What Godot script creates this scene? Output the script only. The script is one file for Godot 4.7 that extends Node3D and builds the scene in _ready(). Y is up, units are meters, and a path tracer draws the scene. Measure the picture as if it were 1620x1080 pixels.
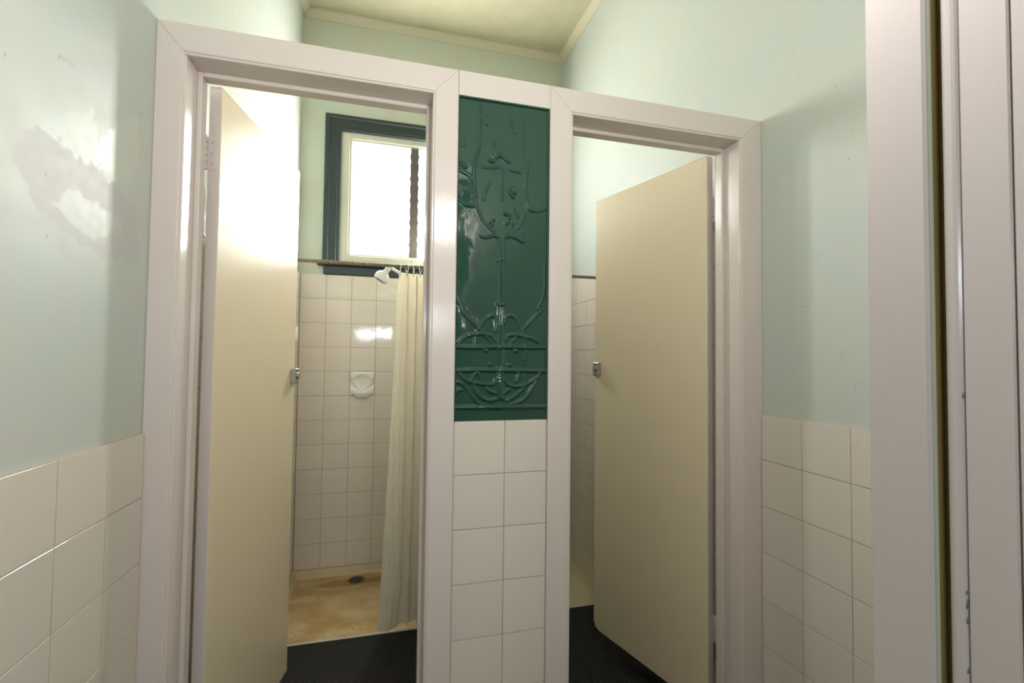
extends Node3D
# A small painted washroom with two shower cubicles behind a low partition. y up, metres; the partition's front face is z = 0.

var M := {}
var meshes := {}
var rng := RandomNumberGenerator.new()

const EYE := 1.36
const LEFT_X := -0.5595      # left wall at z = 0
const LEFT_TURN := -0.010165 # the side walls taper a little towards the back
const RIGHT_X := 1.2384
const RIGHT_TURN := 0.011503
const BACK_Z := -1.858
const CEIL := 3.55
const PART_TOP := 2.182
const HEAD := 2.11
const S := 0.1525            # tile pitch

const RELIEF := [
	[9,5,128,220,128,271,128,333,127,346,127,407,127,457,127,518,121,532,113,537],
	[7,4,142,221,140,333,140,346,138,457,137,519,140,532,153,537],
	[8,4,119,462,131,469,143,462],
	[8,5,119,342,128,335,144,340],
	[7,4,67,533,84,530,108,537,121,532],
	[7,4,143,537,166,537,185,530,195,525,201,530,196,549,188,564],
	[8,5,63,915,63,862,62,803,51,752,45,708,52,654,49,638,59,611,73,583,91,562,110,545],
	[7,3.5,194,890,193,833,192,795,199,764],
	[8,4,215,769,207,733,204,685,207,650,208,644,215,624,233,620,256,625,268,631],
	[7,4,200,606,192,586,183,566],
	[7,3.5,71,734,93,735,115,739,123,734,130,724,132,677,132,643],
	[6,3,152,737,170,733,188,731],
	[9,6,88,757,98,755,106,756],
	[10,7,109,764,118,773,128,774,137,767,150,758],
	[14,4,105,812,114,797,108,778],
	[12,4,152,884,162,867,168,852],
	[12,4,82,880,81,865],
	[8,4,94,692,83,669,76,641],
	[10,6,161,682,169,669],
	[9,6,150,670,164,656],
	[9,5,1,720,13,715,35,704,44,684],
	[12,6,11,738,19,731],
	[10,4,16,809,15,791],
	[9,5,10,628,24,620,45,618],
	[9,5,139,606,154,600],
	[7,4,168,618,181,598],
	[7,4,97,575,98,574],
	[7,4,106,583,107,582],
	[7,4,102,567,103,567],
	[7,4,144,576,146,575],
	[7,4,152,581,153,580],
	[7,4,163,576,164,575],
	[7,4,154,592,155,591],
	[7,4,89,568,90,567],
	[8,4,266,465,266,427,265,389,259,357,246,329,255,324,230,298,194,259,173,235,159,219],
	[10,5,1,400,3,355,17,323,20,312,41,289,65,268,89,242,108,222],
	[9,4.5,55,217,62,253,82,287,99,301,112,302,118,291,118,261],
	[9,4.5,144,285,149,301,162,305,176,297,190,273,202,242,207,222,208,177],
	[9,4.5,5,215,18,232,38,244,65,249,99,247,117,230],
	[9,4.5,148,234,153,245,180,249,205,244,230,238,256,221],
	[11,6,-2,210,62,210,131,213,202,212,278,213],
	[11,6,-1,143,63,145,132,145,203,144,279,143],
	[11,6,1,39,133,38,280,37],
	[9,5,86,202,90,201],
	[9,5,175,202,180,201],
	[9,5,101,162,105,161],
	[9,5,158,160,162,159],
	[16,3,135,210,135,146],
	[22,5,133,136,133,102,133,68],
	[9,5,14,135,26,122,47,111,81,105,108,105,120,117,123,136],
	[9,5,139,136,146,114,160,101,189,98,214,105,237,120,253,138],
	[8,5,47,112,55,131,65,137,74,124,81,107],
	[8,5,180,112,188,136],
	[8,5,203,136,208,122,208,107],
	[10,5,0,113,23,106,42,86,61,59,85,44,126,38],
	[9,5,252,136,237,105,218,74,196,56,168,47,133,41],
	[10,5,53,106,59,89,78,67,102,58,121,62],
	[10,5,138,68,151,57,170,66,189,80,207,96],
	[8,5,91,95,105,82,119,80],
	[8,5,143,78,161,90],
	[10,5,4,78,8,87,19,89]]


# ---------------------------------------------------------------- mesh helpers
func solid(tris: PackedVector3Array, smooth := false) -> ArrayMesh:
	# a closed shape from loose triangles: turned outwards, planar UVs in metres
	var vol := 0.0
	var mid := Vector3.ZERO
	for p in tris:
		mid += p
	mid /= tris.size()
	for i in range(0, tris.size(), 3):
		vol += (tris[i] - mid).dot((tris[i + 1] - mid).cross(tris[i + 2] - mid))
	var st := SurfaceTool.new()
	st.begin(Mesh.PRIMITIVE_TRIANGLES)
	st.set_smooth_group(0 if smooth else -1)
	for i in range(0, tris.size(), 3):
		var a := tris[i]
		var b := tris[i + 1]
		var c := tris[i + 2]
		var n := (b - a).cross(c - a)
		if n.length_squared() < 1e-16:
			continue
		if vol > 0.0:
			var t := b
			b = c
			c = t
		var m := n.abs()
		for p: Vector3 in [a, b, c]:
			var uv := Vector2(p.z, p.y)
			if m.z >= m.x and m.z >= m.y:
				uv = Vector2(p.x, p.y)
			elif m.y >= m.x:
				uv = Vector2(p.x, p.z)
			st.set_uv(uv)
			st.add_vertex(p)
	st.generate_normals()
	return st.commit()


func quad(t: PackedVector3Array, a: Vector3, b: Vector3, c: Vector3, d: Vector3) -> void:
	t.append_array(PackedVector3Array([a, b, c, a, c, d]))


func cham(size: Vector3, e: float) -> ArrayMesh:
	# a box with chamfered edges, centred on its origin
	var key := "%.4f %.4f %.4f %.4f" % [size.x, size.y, size.z, e]
	if meshes.has(key):
		return meshes[key]
	var h := size / 2.0
	var t := PackedVector3Array()
	var pt := func(s: Vector3, axis: int) -> Vector3:
		var v := Vector3(s.x * (h.x - e), s.y * (h.y - e), s.z * (h.z - e))
		v[axis] = s[axis] * h[axis]
		return v
	for ax in 3:
		var b := (ax + 1) % 3
		var c := (ax + 2) % 3
		for sg: float in [-1.0, 1.0]:
			var q := []
			for w: Vector2 in [Vector2(-1, -1), Vector2(1, -1), Vector2(1, 1), Vector2(-1, 1)]:
				var s := Vector3.ZERO
				s[ax] = sg
				s[b] = w.x * sg
				s[c] = w.y
				q.append(pt.call(s, ax))
			quad(t, q[0], q[1], q[2], q[3])
	if e > 0.0:
		for ax in 3:
			var b := (ax + 1) % 3
			var c := (ax + 2) % 3
			for sb: float in [-1.0, 1.0]:
				for sc: float in [-1.0, 1.0]:
					var s0 := Vector3.ZERO
					s0[ax] = -1.0
					s0[b] = sb
					s0[c] = sc
					var s1 := s0
					s1[ax] = 1.0
					if sb * sc > 0:
						quad(t, pt.call(s0, b), pt.call(s1, b), pt.call(s1, c), pt.call(s0, c))
					else:
						quad(t, pt.call(s0, c), pt.call(s1, c), pt.call(s1, b), pt.call(s0, b))
		for sx: float in [-1.0, 1.0]:
			for sy: float in [-1.0, 1.0]:
				for sz: float in [-1.0, 1.0]:
					var s := Vector3(sx, sy, sz)
					if sx * sy * sz > 0:
						t.append_array(PackedVector3Array([pt.call(s, 0), pt.call(s, 1), pt.call(s, 2)]))
					else:
						t.append_array(PackedVector3Array([pt.call(s, 0), pt.call(s, 2), pt.call(s, 1)]))
	meshes[key] = solid(t)
	return meshes[key]


func loft(a: PackedVector3Array, b: PackedVector3Array, smooth := false) -> ArrayMesh:
	# joins two equal outlines, with fan caps
	var t := PackedVector3Array()
	var n := a.size()
	for i in n:
		var j := (i + 1) % n
		quad(t, a[i], a[j], b[j], b[i])
	for i in range(1, n - 1):
		t.append_array(PackedVector3Array([a[0], a[i + 1], a[i], b[0], b[i], b[i + 1]]))
	return solid(t, smooth)


func lathe(profile: Array, seg := 24, smooth := true) -> ArrayMesh:
	# profile of (radius, height) turned round y
	var t := PackedVector3Array()
	for i in profile.size() - 1:
		var p: Vector2 = profile[i]
		var r: Vector2 = profile[i + 1]
		for k in seg:
			var a := TAU * k / seg
			var b := TAU * (k + 1) / seg
			var d0 := Vector3(cos(a), 0, sin(a))
			var d1 := Vector3(cos(b), 0, sin(b))
			var up := Vector3.UP
			quad(t, d0 * p.x + up * p.y, d0 * r.x + up * r.y, d1 * r.x + up * r.y, d1 * p.x + up * p.y)
	return solid(t, smooth)


func tube(path: Array, radius: float, seg := 12) -> ArrayMesh:
	var t := PackedVector3Array()
	var rings := []
	for i in path.size():
		var fwd: Vector3 = (path[mini(i + 1, path.size() - 1)] - path[maxi(i - 1, 0)]).normalized()
		var side := fwd.cross(Vector3.UP if absf(fwd.y) < 0.95 else Vector3.RIGHT).normalized()
		var up := side.cross(fwd)
		var ring := PackedVector3Array()
		for k in seg:
			ring.append(path[i] + (side * cos(TAU * k / seg) + up * sin(TAU * k / seg)) * radius)
		rings.append(ring)
	for i in rings.size() - 1:
		for k in seg:
			var j := (k + 1) % seg
			quad(t, rings[i][k], rings[i][j], rings[i + 1][j], rings[i + 1][k])
	for k in range(1, seg - 1):
		t.append_array(PackedVector3Array([rings[0][0], rings[0][k + 1], rings[0][k]]))
		var e: PackedVector3Array = rings[-1]
		t.append_array(PackedVector3Array([e[0], e[k], e[k + 1]]))
	return solid(t, true)


func ring_mesh(big: float, small: float, seg := 20, around := 8) -> ArrayMesh:
	var t := PackedVector3Array()
	var at := func(i: int, k: int) -> Vector3:
		var a := TAU * i / seg
		var b := TAU * k / around
		var r := big + small * cos(b)
		return Vector3(r * cos(a), r * sin(a), small * sin(b))
	for i in seg:
		for k in around:
			quad(t, at.call(i, k), at.call(i + 1, k), at.call(i + 1, k + 1), at.call(i, k + 1))
	return solid(t, true)


# ---------------------------------------------------------------- node helpers
func part(called: String, mesh: Mesh, m: Material, parent: Node, at := Vector3.ZERO) -> MeshInstance3D:
	var o := MeshInstance3D.new()
	o.name = called
	o.mesh = mesh
	o.material_override = m
	o.cast_shadow = GeometryInstance3D.SHADOW_CASTING_SETTING_ON
	parent.add_child(o, true)
	o.position = at
	return o


func bar(called: String, lo: Vector3, hi: Vector3, m: Material, parent: Node, e := 0.0015) -> MeshInstance3D:
	# a chamfered box between two corners
	return part(called, cham((hi - lo).abs(), e), m, parent, (lo + hi) / 2.0)


func slab(called: String, lo: Vector3, hi: Vector3, m: Material, parent: Node) -> MeshInstance3D:
	# a plain box whose UVs are its parent's coordinates in metres
	var t := PackedVector3Array()
	var c := []
	for k in 8:
		c.append(Vector3(hi.x if k & 1 else lo.x, hi.y if k & 2 else lo.y, hi.z if k & 4 else lo.z))
	quad(t, c[0], c[2], c[3], c[1])
	quad(t, c[4], c[5], c[7], c[6])
	quad(t, c[0], c[4], c[6], c[2])
	quad(t, c[1], c[3], c[7], c[5])
	quad(t, c[2], c[6], c[7], c[3])
	quad(t, c[0], c[1], c[5], c[4])
	return part(called, solid(t), m, parent)


func thing(called: String, label: String, category: String, at := Vector3.ZERO, group := "") -> Node3D:
	var o := Node3D.new()
	o.name = called
	add_child(o, true)
	o.position = at
	o.set_meta("label", label)
	o.set_meta("category", category)
	if group:
		o.set_meta("group", group)
	return o


func struct(called: String, label: String, category: String, at := Vector3.ZERO) -> Node3D:
	var o := thing(called, label, category, at)
	o.set_meta("kind", "structure")
	return o


# ---------------------------------------------------------------- materials
func noise_tex(freq: float, seed_: int, size := 512, octaves := 4, ramp: Gradient = null) -> NoiseTexture2D:
	var n := FastNoiseLite.new()
	n.noise_type = FastNoiseLite.TYPE_SIMPLEX_SMOOTH
	n.seed = seed_
	n.frequency = freq
	n.fractal_octaves = octaves
	var t := NoiseTexture2D.new()
	t.width = size
	t.height = size
	t.seamless = true
	t.noise = n
	if ramp:
		t.color_ramp = ramp
	return t


func ramp(a: Color, b: Color, c: Color) -> Gradient:
	var g := Gradient.new()
	g.offsets = PackedFloat32Array([0.2, 0.5, 0.8])
	g.colors = PackedColorArray([a, b, c])
	return g


func paint(color: Color, rough: float, spec := 0.5) -> StandardMaterial3D:
	var m := StandardMaterial3D.new()
	m.albedo_color = color
	m.roughness = rough
	m.metallic_specular = spec
	return m


func tri(m: StandardMaterial3D, scale: Vector3) -> StandardMaterial3D:
	m.uv1_triplanar = true
	m.uv1_world_triplanar = true
	m.uv1_scale = scale
	m.uv1_triplanar_sharpness = 4.0
	return m


func relief(m: StandardMaterial3D, t: Texture2D, depth_cm: float) -> StandardMaterial3D:
	m.heightmap_enabled = true
	m.heightmap_texture = t
	m.heightmap_scale = depth_cm
	return m


func in_poly(p: Vector2, poly: PackedVector2Array) -> bool:
	return Geometry2D.is_point_in_polygon(p, poly)


func wall_paint(seed_: int, patches: Array, spots: Array, scratches: Array) -> StandardMaterial3D:
	# mint emulsion over old plaster: filled patches with an outline, nail holes, hairline scratches.
	# the picture covers z -2.0 .. 1.2 and y 0 .. 3.6
	var w := 1024
	var h := 1152
	var col := Image.create(w, h, false, Image.FORMAT_RGB8)
	var gloss := Image.create(w, h, false, Image.FORMAT_L8)
	var n1 := FastNoiseLite.new()
	n1.seed = seed_
	n1.frequency = 2.2
	n1.fractal_octaves = 3
	var n2 := FastNoiseLite.new()
	n2.seed = seed_ + 7
	n2.frequency = 9.0
	n2.fractal_octaves = 4
	var a := Color(0.800, 0.822, 0.785)
	var b := Color(0.785, 0.822, 0.800)
	var c := Color(0.812, 0.805, 0.788)
	for y in h:
		for x in w:
			var px := -2.0 + 3.2 * x / w
			var py := 3.6 - 3.6 * y / h
			var k := n1.get_noise_2d(px, py)
			var f := n2.get_noise_2d(px, py)
			var q := a.lerp(b, clampf(0.5 + k * 1.3, 0, 1)).lerp(c, clampf(f * 1.2 - 0.05, 0, 0.65))
			col.set_pixel(x, y, q)
			gloss.set_pixel(x, y, Color.from_hsv(0, 0, clampf(0.46 + 0.10 * f, 0.3, 0.7)))
	for pt: Array in patches: # [outline, colour, roughness]
		var poly: PackedVector2Array = pt[0]
		var lo := poly[0]
		var hi := poly[0]
		for v in poly:
			lo = lo.min(v)
			hi = hi.max(v)
		for y in range(int((3.6 - hi.y - 0.02) / 3.6 * h), int((3.6 - lo.y + 0.02) / 3.6 * h)):
			for x in range(int((lo.x - 0.02 + 2.0) / 3.2 * w), int((hi.x + 0.02 + 2.0) / 3.2 * w)):
				var p := Vector2(-2.0 + 3.2 * x / w, 3.6 - 3.6 * y / h)
				var wob := Vector2(n2.get_noise_2d(p.x * 4.0, p.y * 4.0), n2.get_noise_2d(p.y * 4.0 + 9.0, p.x * 4.0)) * 0.016
				if in_poly(p + wob, poly):
					var old := col.get_pixel(x, y)
					col.set_pixel(x, y, old.lerp(pt[1], pt[3]))
					gloss.set_pixel(x, y, Color.from_hsv(0, 0, pt[2] + 0.05 * n2.get_noise_2d(p.x * 3.0, p.y * 3.0)))
	for s: Vector2 in spots:
		var cx := int((s.x + 2.0) / 3.2 * w)
		var cy := int((3.6 - s.y) / 3.6 * h)
		col.set_pixel(cx, cy, Color(0.62, 0.63, 0.60))
		col.set_pixel(cx, cy + 1, Color(0.72, 0.74, 0.70))
	for s: Array in scratches:
		var p0: Vector2 = s[0]
		var p1: Vector2 = s[1]
		for i in 24:
			var p := p0.lerp(p1, i / 23.0)
			var cx := int((p.x + 2.0) / 3.2 * w)
			var cy := int((3.6 - p.y) / 3.6 * h)
			col.set_pixel(cx, cy, col.get_pixel(cx, cy).lerp(Color(0.6, 0.62, 0.57), 0.12))
	var m := StandardMaterial3D.new()
	m.albedo_texture = ImageTexture.create_from_image(col)
	m.metallic_specular = 0.38
	m.roughness = 1.0
	m.roughness_texture = ImageTexture.create_from_image(gloss)
	m.roughness_texture_channel = BaseMaterial3D.TEXTURE_CHANNEL_RED
	m.uv1_scale = Vector3(1 / 3.2, -1 / 3.6, 1)
	m.uv1_offset = Vector3(2.0 / 3.2, 1.0, 0)
	m.texture_repeat = false
	return m


func make_materials() -> void:
	var peel := noise_tex(0.05, 3, 512, 3)
	var coarse := noise_tex(0.012, 11, 512, 4)
	var strokes := noise_tex(0.06, 21, 512, 4)
	# glossy off-white oil paint with brush marks, along uprights and along heads
	var oil := Color(0.885, 0.840, 0.818)
	M.oil = relief(tri(paint(oil, 0.16), Vector3(9, 0.9, 9)), strokes, 0.014)
	M.oil_head = relief(tri(paint(oil, 0.25), Vector3(0.9, 9, 9)), strokes, 0.014)
	# the near lining is a greyer, thicker coat with runs
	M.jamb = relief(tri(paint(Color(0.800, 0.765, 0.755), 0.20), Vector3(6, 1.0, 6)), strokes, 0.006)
	# cream door enamel, vertical roller and brush marks
	var g := ramp(Color(0.916, 0.856, 0.742), Color(0.918, 0.858, 0.745), Color(0.920, 0.860, 0.748))
	M.door = relief(tri(paint(Color.WHITE, 0.30), Vector3(7, 0.5, 7)), strokes, 0.010)
	M.door.albedo_texture = noise_tex(0.03, 31, 256, 4, g)
	# mint walls away from the picture textures
	var gm := ramp(Color(0.785, 0.826, 0.770), Color(0.80, 0.824, 0.755), Color(0.805, 0.81, 0.755))
	M.mint = tri(paint(Color.WHITE, 0.42), Vector3(0.7, 0.7, 0.7))
	M.mint.albedo_texture = noise_tex(0.01, 41, 512, 4, gm)
	var gc := ramp(Color(0.775, 0.75, 0.63), Color(0.785, 0.76, 0.64), Color(0.795, 0.77, 0.655))
	M.ceiling = relief(tri(paint(Color.WHITE, 0.7), Vector3(1.2, 1.2, 1.2)), peel, 0.04)
	M.ceiling.albedo_texture = noise_tex(0.012, 51, 512, 4, gc)
	M.cornice = tri(paint(Color(0.82, 0.785, 0.685), 0.5), Vector3(1, 1, 1))
	# glazed tiles, three firings
	M.tiles = []
	for c: Color in [Color(0.892, 0.856, 0.812), Color(0.899, 0.861, 0.816), Color(0.885, 0.850, 0.810)]:
		M.tiles.append(relief(tri(paint(c, 0.07), Vector3(2.5, 2.5, 2.5)), coarse, 0.012))
	M.grout = relief(tri(paint(Color(0.70, 0.655, 0.595), 0.9), Vector3(6, 6, 6)), peel, 0.05)
	# dark enamel
	M.green = relief(tri(paint(Color(0.122, 0.278, 0.232), 0.06, 0.65), Vector3(5, 5, 5)), coarse, 0.012)
	M.teal = relief(tri(paint(Color(0.185, 0.235, 0.235), 0.35), Vector3(6, 1, 6)), strokes, 0.03)
	M.sash = relief(tri(paint(Color(0.83, 0.82, 0.75), 0.4), Vector3(6, 1, 6)), strokes, 0.03)
	M.bar = relief(tri(paint(Color(0.40, 0.37, 0.36), 0.6), Vector3(8, 20, 8)), strokes, 0.05)
	# ribbed charcoal carpet
	M.carpet = carpet_paint()
	M.chrome = paint(Color(0.72, 0.72, 0.71), 0.28)
	M.chrome.metallic = 0.85
	M.dull = paint(Color(0.42, 0.43, 0.42), 0.45)
	M.dull.metallic = 0.7
	M.dark = paint(Color(0.05, 0.05, 0.05), 0.8)
	M.plastic = paint(Color(0.90, 0.90, 0.88), 0.3)
	M.ceramic = paint(Color(0.93, 0.922, 0.90), 0.12)
	var gr := ramp(Color(0.40, 0.33, 0.26), Color(0.55, 0.48, 0.39), Color(0.66, 0.60, 0.51))
	M.rod = tri(paint(Color.WHITE, 0.5), Vector3(6, 6, 6))
	M.rod.albedo_texture = noise_tex(0.05, 71, 256, 4, gr)
	M.trim = paint(Color(0.80, 0.78, 0.73), 0.35)
	var cu := StandardMaterial3D.new()
	cu.albedo_color = Color(0.93, 0.915, 0.87)
	cu.roughness = 0.38
	cu.backlight_enabled = true
	cu.backlight = Color(0.58, 0.54, 0.45)
	M.curtain = cu
	# shower floors: stained and clean
	M.tray = tray_paint()
	M.tray_clean = relief(tri(paint(Color(0.82, 0.78, 0.64), 0.45), Vector3(2, 2, 2)), coarse, 0.02)
	M.tray_skirt = relief(tri(paint(Color(0.79, 0.72, 0.57), 0.5), Vector3(2, 2, 2)), coarse, 0.02)
	# raw slit between the near jamb boards
	M.slit = relief(tri(paint(Color(0.50, 0.43, 0.23), 0.7), Vector3(20, 2, 20)), peel, 0.05)
	M.old_green = paint(Color(0.74, 0.75, 0.66), 0.5)
	M.chip = paint(Color(0.44, 0.43, 0.44), 0.7)


func carpet_paint() -> StandardMaterial3D:
	# looped ribs 6 mm apart with paler flecks; one tile of the picture is 0.5 m
	var w := 512
	var im := Image.create(w, w, false, Image.FORMAT_RGB8)
	var hi := Image.create(w, w, false, Image.FORMAT_L8)
	var r := RandomNumberGenerator.new()
	r.seed = 66
	for y in w:
		for x in w:
			var rib := 0.5 + 0.5 * cos(TAU * x * 80.0 / w)
			var loop := 0.5 + 0.5 * cos(TAU * (y * 64.0 / w + 0.5 * (x * 80 / w)))
			var k := r.randf()
			var c := Color(0.185, 0.182, 0.178).lerp(Color(0.265, 0.26, 0.252), k)
			if k > 0.93:
				c = Color(0.37, 0.365, 0.355)
			im.set_pixel(x, y, c)
			hi.set_pixel(x, y, Color.from_hsv(0, 0, clampf(rib * (0.6 + 0.3 * loop) + 0.1 * k, 0, 1)))
	var m := tri(paint(Color.WHITE, 1.0, 0.15), Vector3(2, 2, 2))
	m.albedo_texture = ImageTexture.create_from_image(im)
	return relief(m, ImageTexture.create_from_image(hi), 0.35)


func tray_paint() -> StandardMaterial3D:
	# cream cement floor with ochre water stains and grit round the waste; x -0.56 .. 0.34, z -1.87 .. -1.09
	var w := 460
	var h := 400
	var im := Image.create(w, h, false, Image.FORMAT_RGB8)
	var n1 := FastNoiseLite.new()
	n1.seed = 81
	n1.frequency = 5.0
	n1.fractal_octaves = 5
	var n2 := FastNoiseLite.new()
	n2.seed = 82
	n2.frequency = 40.0
	n2.fractal_octaves = 3
	for y in h:
		for x in w:
			var p := Vector2(-0.56 + 0.9 * x / w, -1.87 + 0.78 * y / h)
			var k := n1.get_noise_2d(p.x * 0.7, p.y)
			var f := n2.get_noise_2d(p.x, p.y * 1.6)
			var c := Color(0.79, 0.695, 0.52).lerp(Color(0.725, 0.60, 0.395), clampf(0.45 + k * 1.5, 0, 1))
			c = c.lerp(Color(0.82, 0.75, 0.60), clampf(-k * 1.6 - 0.15, 0, 0.7))
			# the rusty tide mark across the waste
			var d := Vector2((p.x + 0.06) / 0.30, (p.y + 1.715) / 0.055).length() + k * 0.9
			if d < 1.0:
				c = c.lerp(Color(0.56, 0.42, 0.24), 0.6 * smoothstep(1.0, 0.75, d))
			if f > 0.58:
				c = c.lerp(Color(0.42, 0.32, 0.18), 0.5)
			im.set_pixel(x, y, c)
	for s: Vector3 in [Vector3(-0.335, -1.56, 4), Vector3(0.02, -1.43, 5), Vector3(-0.05, -1.44, 2), Vector3(-0.43, -1.32, 3), Vector3(-0.40, -1.21, 3), Vector3(-0.42, -1.24, 3), Vector3(-0.26, -1.16, 2), Vector3(-0.13, -1.2, 3), Vector3(-0.09, -1.19, 3)]:
		var cx := int((s.x + 0.56) / 0.9 * w)
		var cy := int((s.y + 1.87) / 0.78 * h)
		for j in range(-5, 6):
			for i in range(-5, 6):
				if Vector2(i, j * 1.5).length() < s.z * (0.7 + 0.6 * absf(n2.get_noise_2d(i * 0.3 + s.x, j * 0.3))):
					im.set_pixel(clampi(cx + i, 0, w - 1), clampi(cy + j, 0, h - 1), Color(0.34, 0.25, 0.15))
	var m := StandardMaterial3D.new()
	m.albedo_texture = ImageTexture.create_from_image(im)
	m.roughness = 0.5
	m.uv1_scale = Vector3(1 / 0.9, 1 / 0.78, 1)
	m.uv1_offset = Vector3(0.56 / 0.9, 1.87 / 0.78, 0)
	m.texture_repeat = false
	return m


# ---------------------------------------------------------------- builders
func tile_field(parent: Node, origin: Vector3, along: Vector3, out: Vector3, us: Array, vs: Array, skip := Vector2i(-1, -1)) -> void:
	# single tiles between the joints us (along the wall) and vs (heights, falling); grout 2.5 mm
	var t := 0.007
	for i in us.size() - 1:
		for j in vs.size() - 1:
			if skip == Vector2i(i, j):
				continue
			var du: float = us[i + 1] - us[i] - 0.0022
			var dv: float = vs[j] - vs[j + 1] - 0.0022
			if du < 0.008 or dv < 0.008:
				continue
			var o := part("tile", cham(Vector3(snappedf(du, 0.0005), snappedf(dv, 0.0005), t), 0.0004), M.tiles[rng.randi() % 3], parent)
			var b := Basis(along, Vector3.UP, out)
			b = b * Basis.from_euler(Vector3(rng.randfn(0, 0.0022), rng.randfn(0, 0.0022), rng.randfn(0, 0.0012)))
			o.transform = Transform3D(b, origin + along * ((us[i] + us[i + 1]) / 2.0) + Vector3.UP * ((vs[j] + vs[j + 1]) / 2.0) + out * (t / 2.0 + rng.randf_range(-0.0003, 0.0003)))


func steps(from: float, count: int, pitch: float) -> Array:
	var a := []
	for i in count + 1:
		a.append(from + i * pitch)
	return a


func down(top: float, bottom: float) -> Array:
	var a := [top]
	while a[-1] - S > bottom + 0.004:
		a.append(a[-1] - S)
	a.append(bottom)
	return a


func casing_upright(parent: Node, inner: float, width: float, side: float) -> void:
	# side -1: board lies left of its inner edge; mitred to the head at the top
	var prof := [Vector2(0, -0.018), Vector2(0, -0.004), Vector2(0.0012, -0.0012), Vector2(0.004, 0), Vector2(width - 0.003, 0), Vector2(width, -0.003), Vector2(width, -0.018)]
	var a := PackedVector3Array()
	var b := PackedVector3Array()
	for p: Vector2 in prof:
		a.append(Vector3(inner + side * p.x, 0.0, p.y))
		b.append(Vector3(inner + side * p.x, HEAD + p.x * (PART_TOP - HEAD) / width - 0.0004, p.y))
	part("casing", loft(a, b), M.oil, parent)


func door_frame(called: String, label: String, x0: float, w0: float, x1: float, w1: float) -> void:
	# x0, x1: inner edges of the casings; jamb lining 5 mm inside, stop 12 mm further
	var f := struct(called, label, "door frame")
	casing_upright(f, x0, w0, -1.0)
	casing_upright(f, x1, w1, 1.0)
	var hh := PART_TOP - HEAD
	var a := PackedVector3Array()
	var b := PackedVector3Array()
	for p: Vector2 in [Vector2(0, -0.018), Vector2(0, -0.004), Vector2(0.0012, -0.0012), Vector2(0.004, 0), Vector2(hh - 0.003, 0), Vector2(hh, -0.003), Vector2(hh, -0.018)]:
		a.append(Vector3(x0 - p.x * w0 / hh, HEAD + p.x + 0.0004, p.y))
		b.append(Vector3(x1 + p.x * w1 / hh, HEAD + p.x + 0.0004, p.y))
	part("casing_head", loft(a, b), M.oil_head, f)
	bar("jamb", Vector3(x0 - 0.02, 0, -0.115), Vector3(x0 + 0.005, HEAD - 0.005, -0.004), M.oil, f, 0.002)
	bar("jamb", Vector3(x1 - 0.005, 0, -0.115), Vector3(x1 + 0.02, HEAD - 0.005, -0.004), M.oil, f, 0.002)
	bar("head_jamb", Vector3(x0 - 0.02, HEAD - 0.005, -0.115), Vector3(x1 + 0.02, HEAD + 0.02, -0.004), M.oil_head, f, 0.002)
	bar("door_stop", Vector3(x0 + 0.005, 0, -0.112), Vector3(x0 + 0.017, HEAD - 0.005, -0.075), M.oil, f, 0.002)
	bar("door_stop", Vector3(x1 - 0.017, 0, -0.112), Vector3(x1 - 0.005, HEAD - 0.005, -0.075), M.oil, f, 0.002)
	bar("door_stop", Vector3(x0 + 0.017, HEAD - 0.017, -0.112), Vector3(x1 - 0.017, HEAD - 0.005, -0.075), M.oil_head, f, 0.002)


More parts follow.
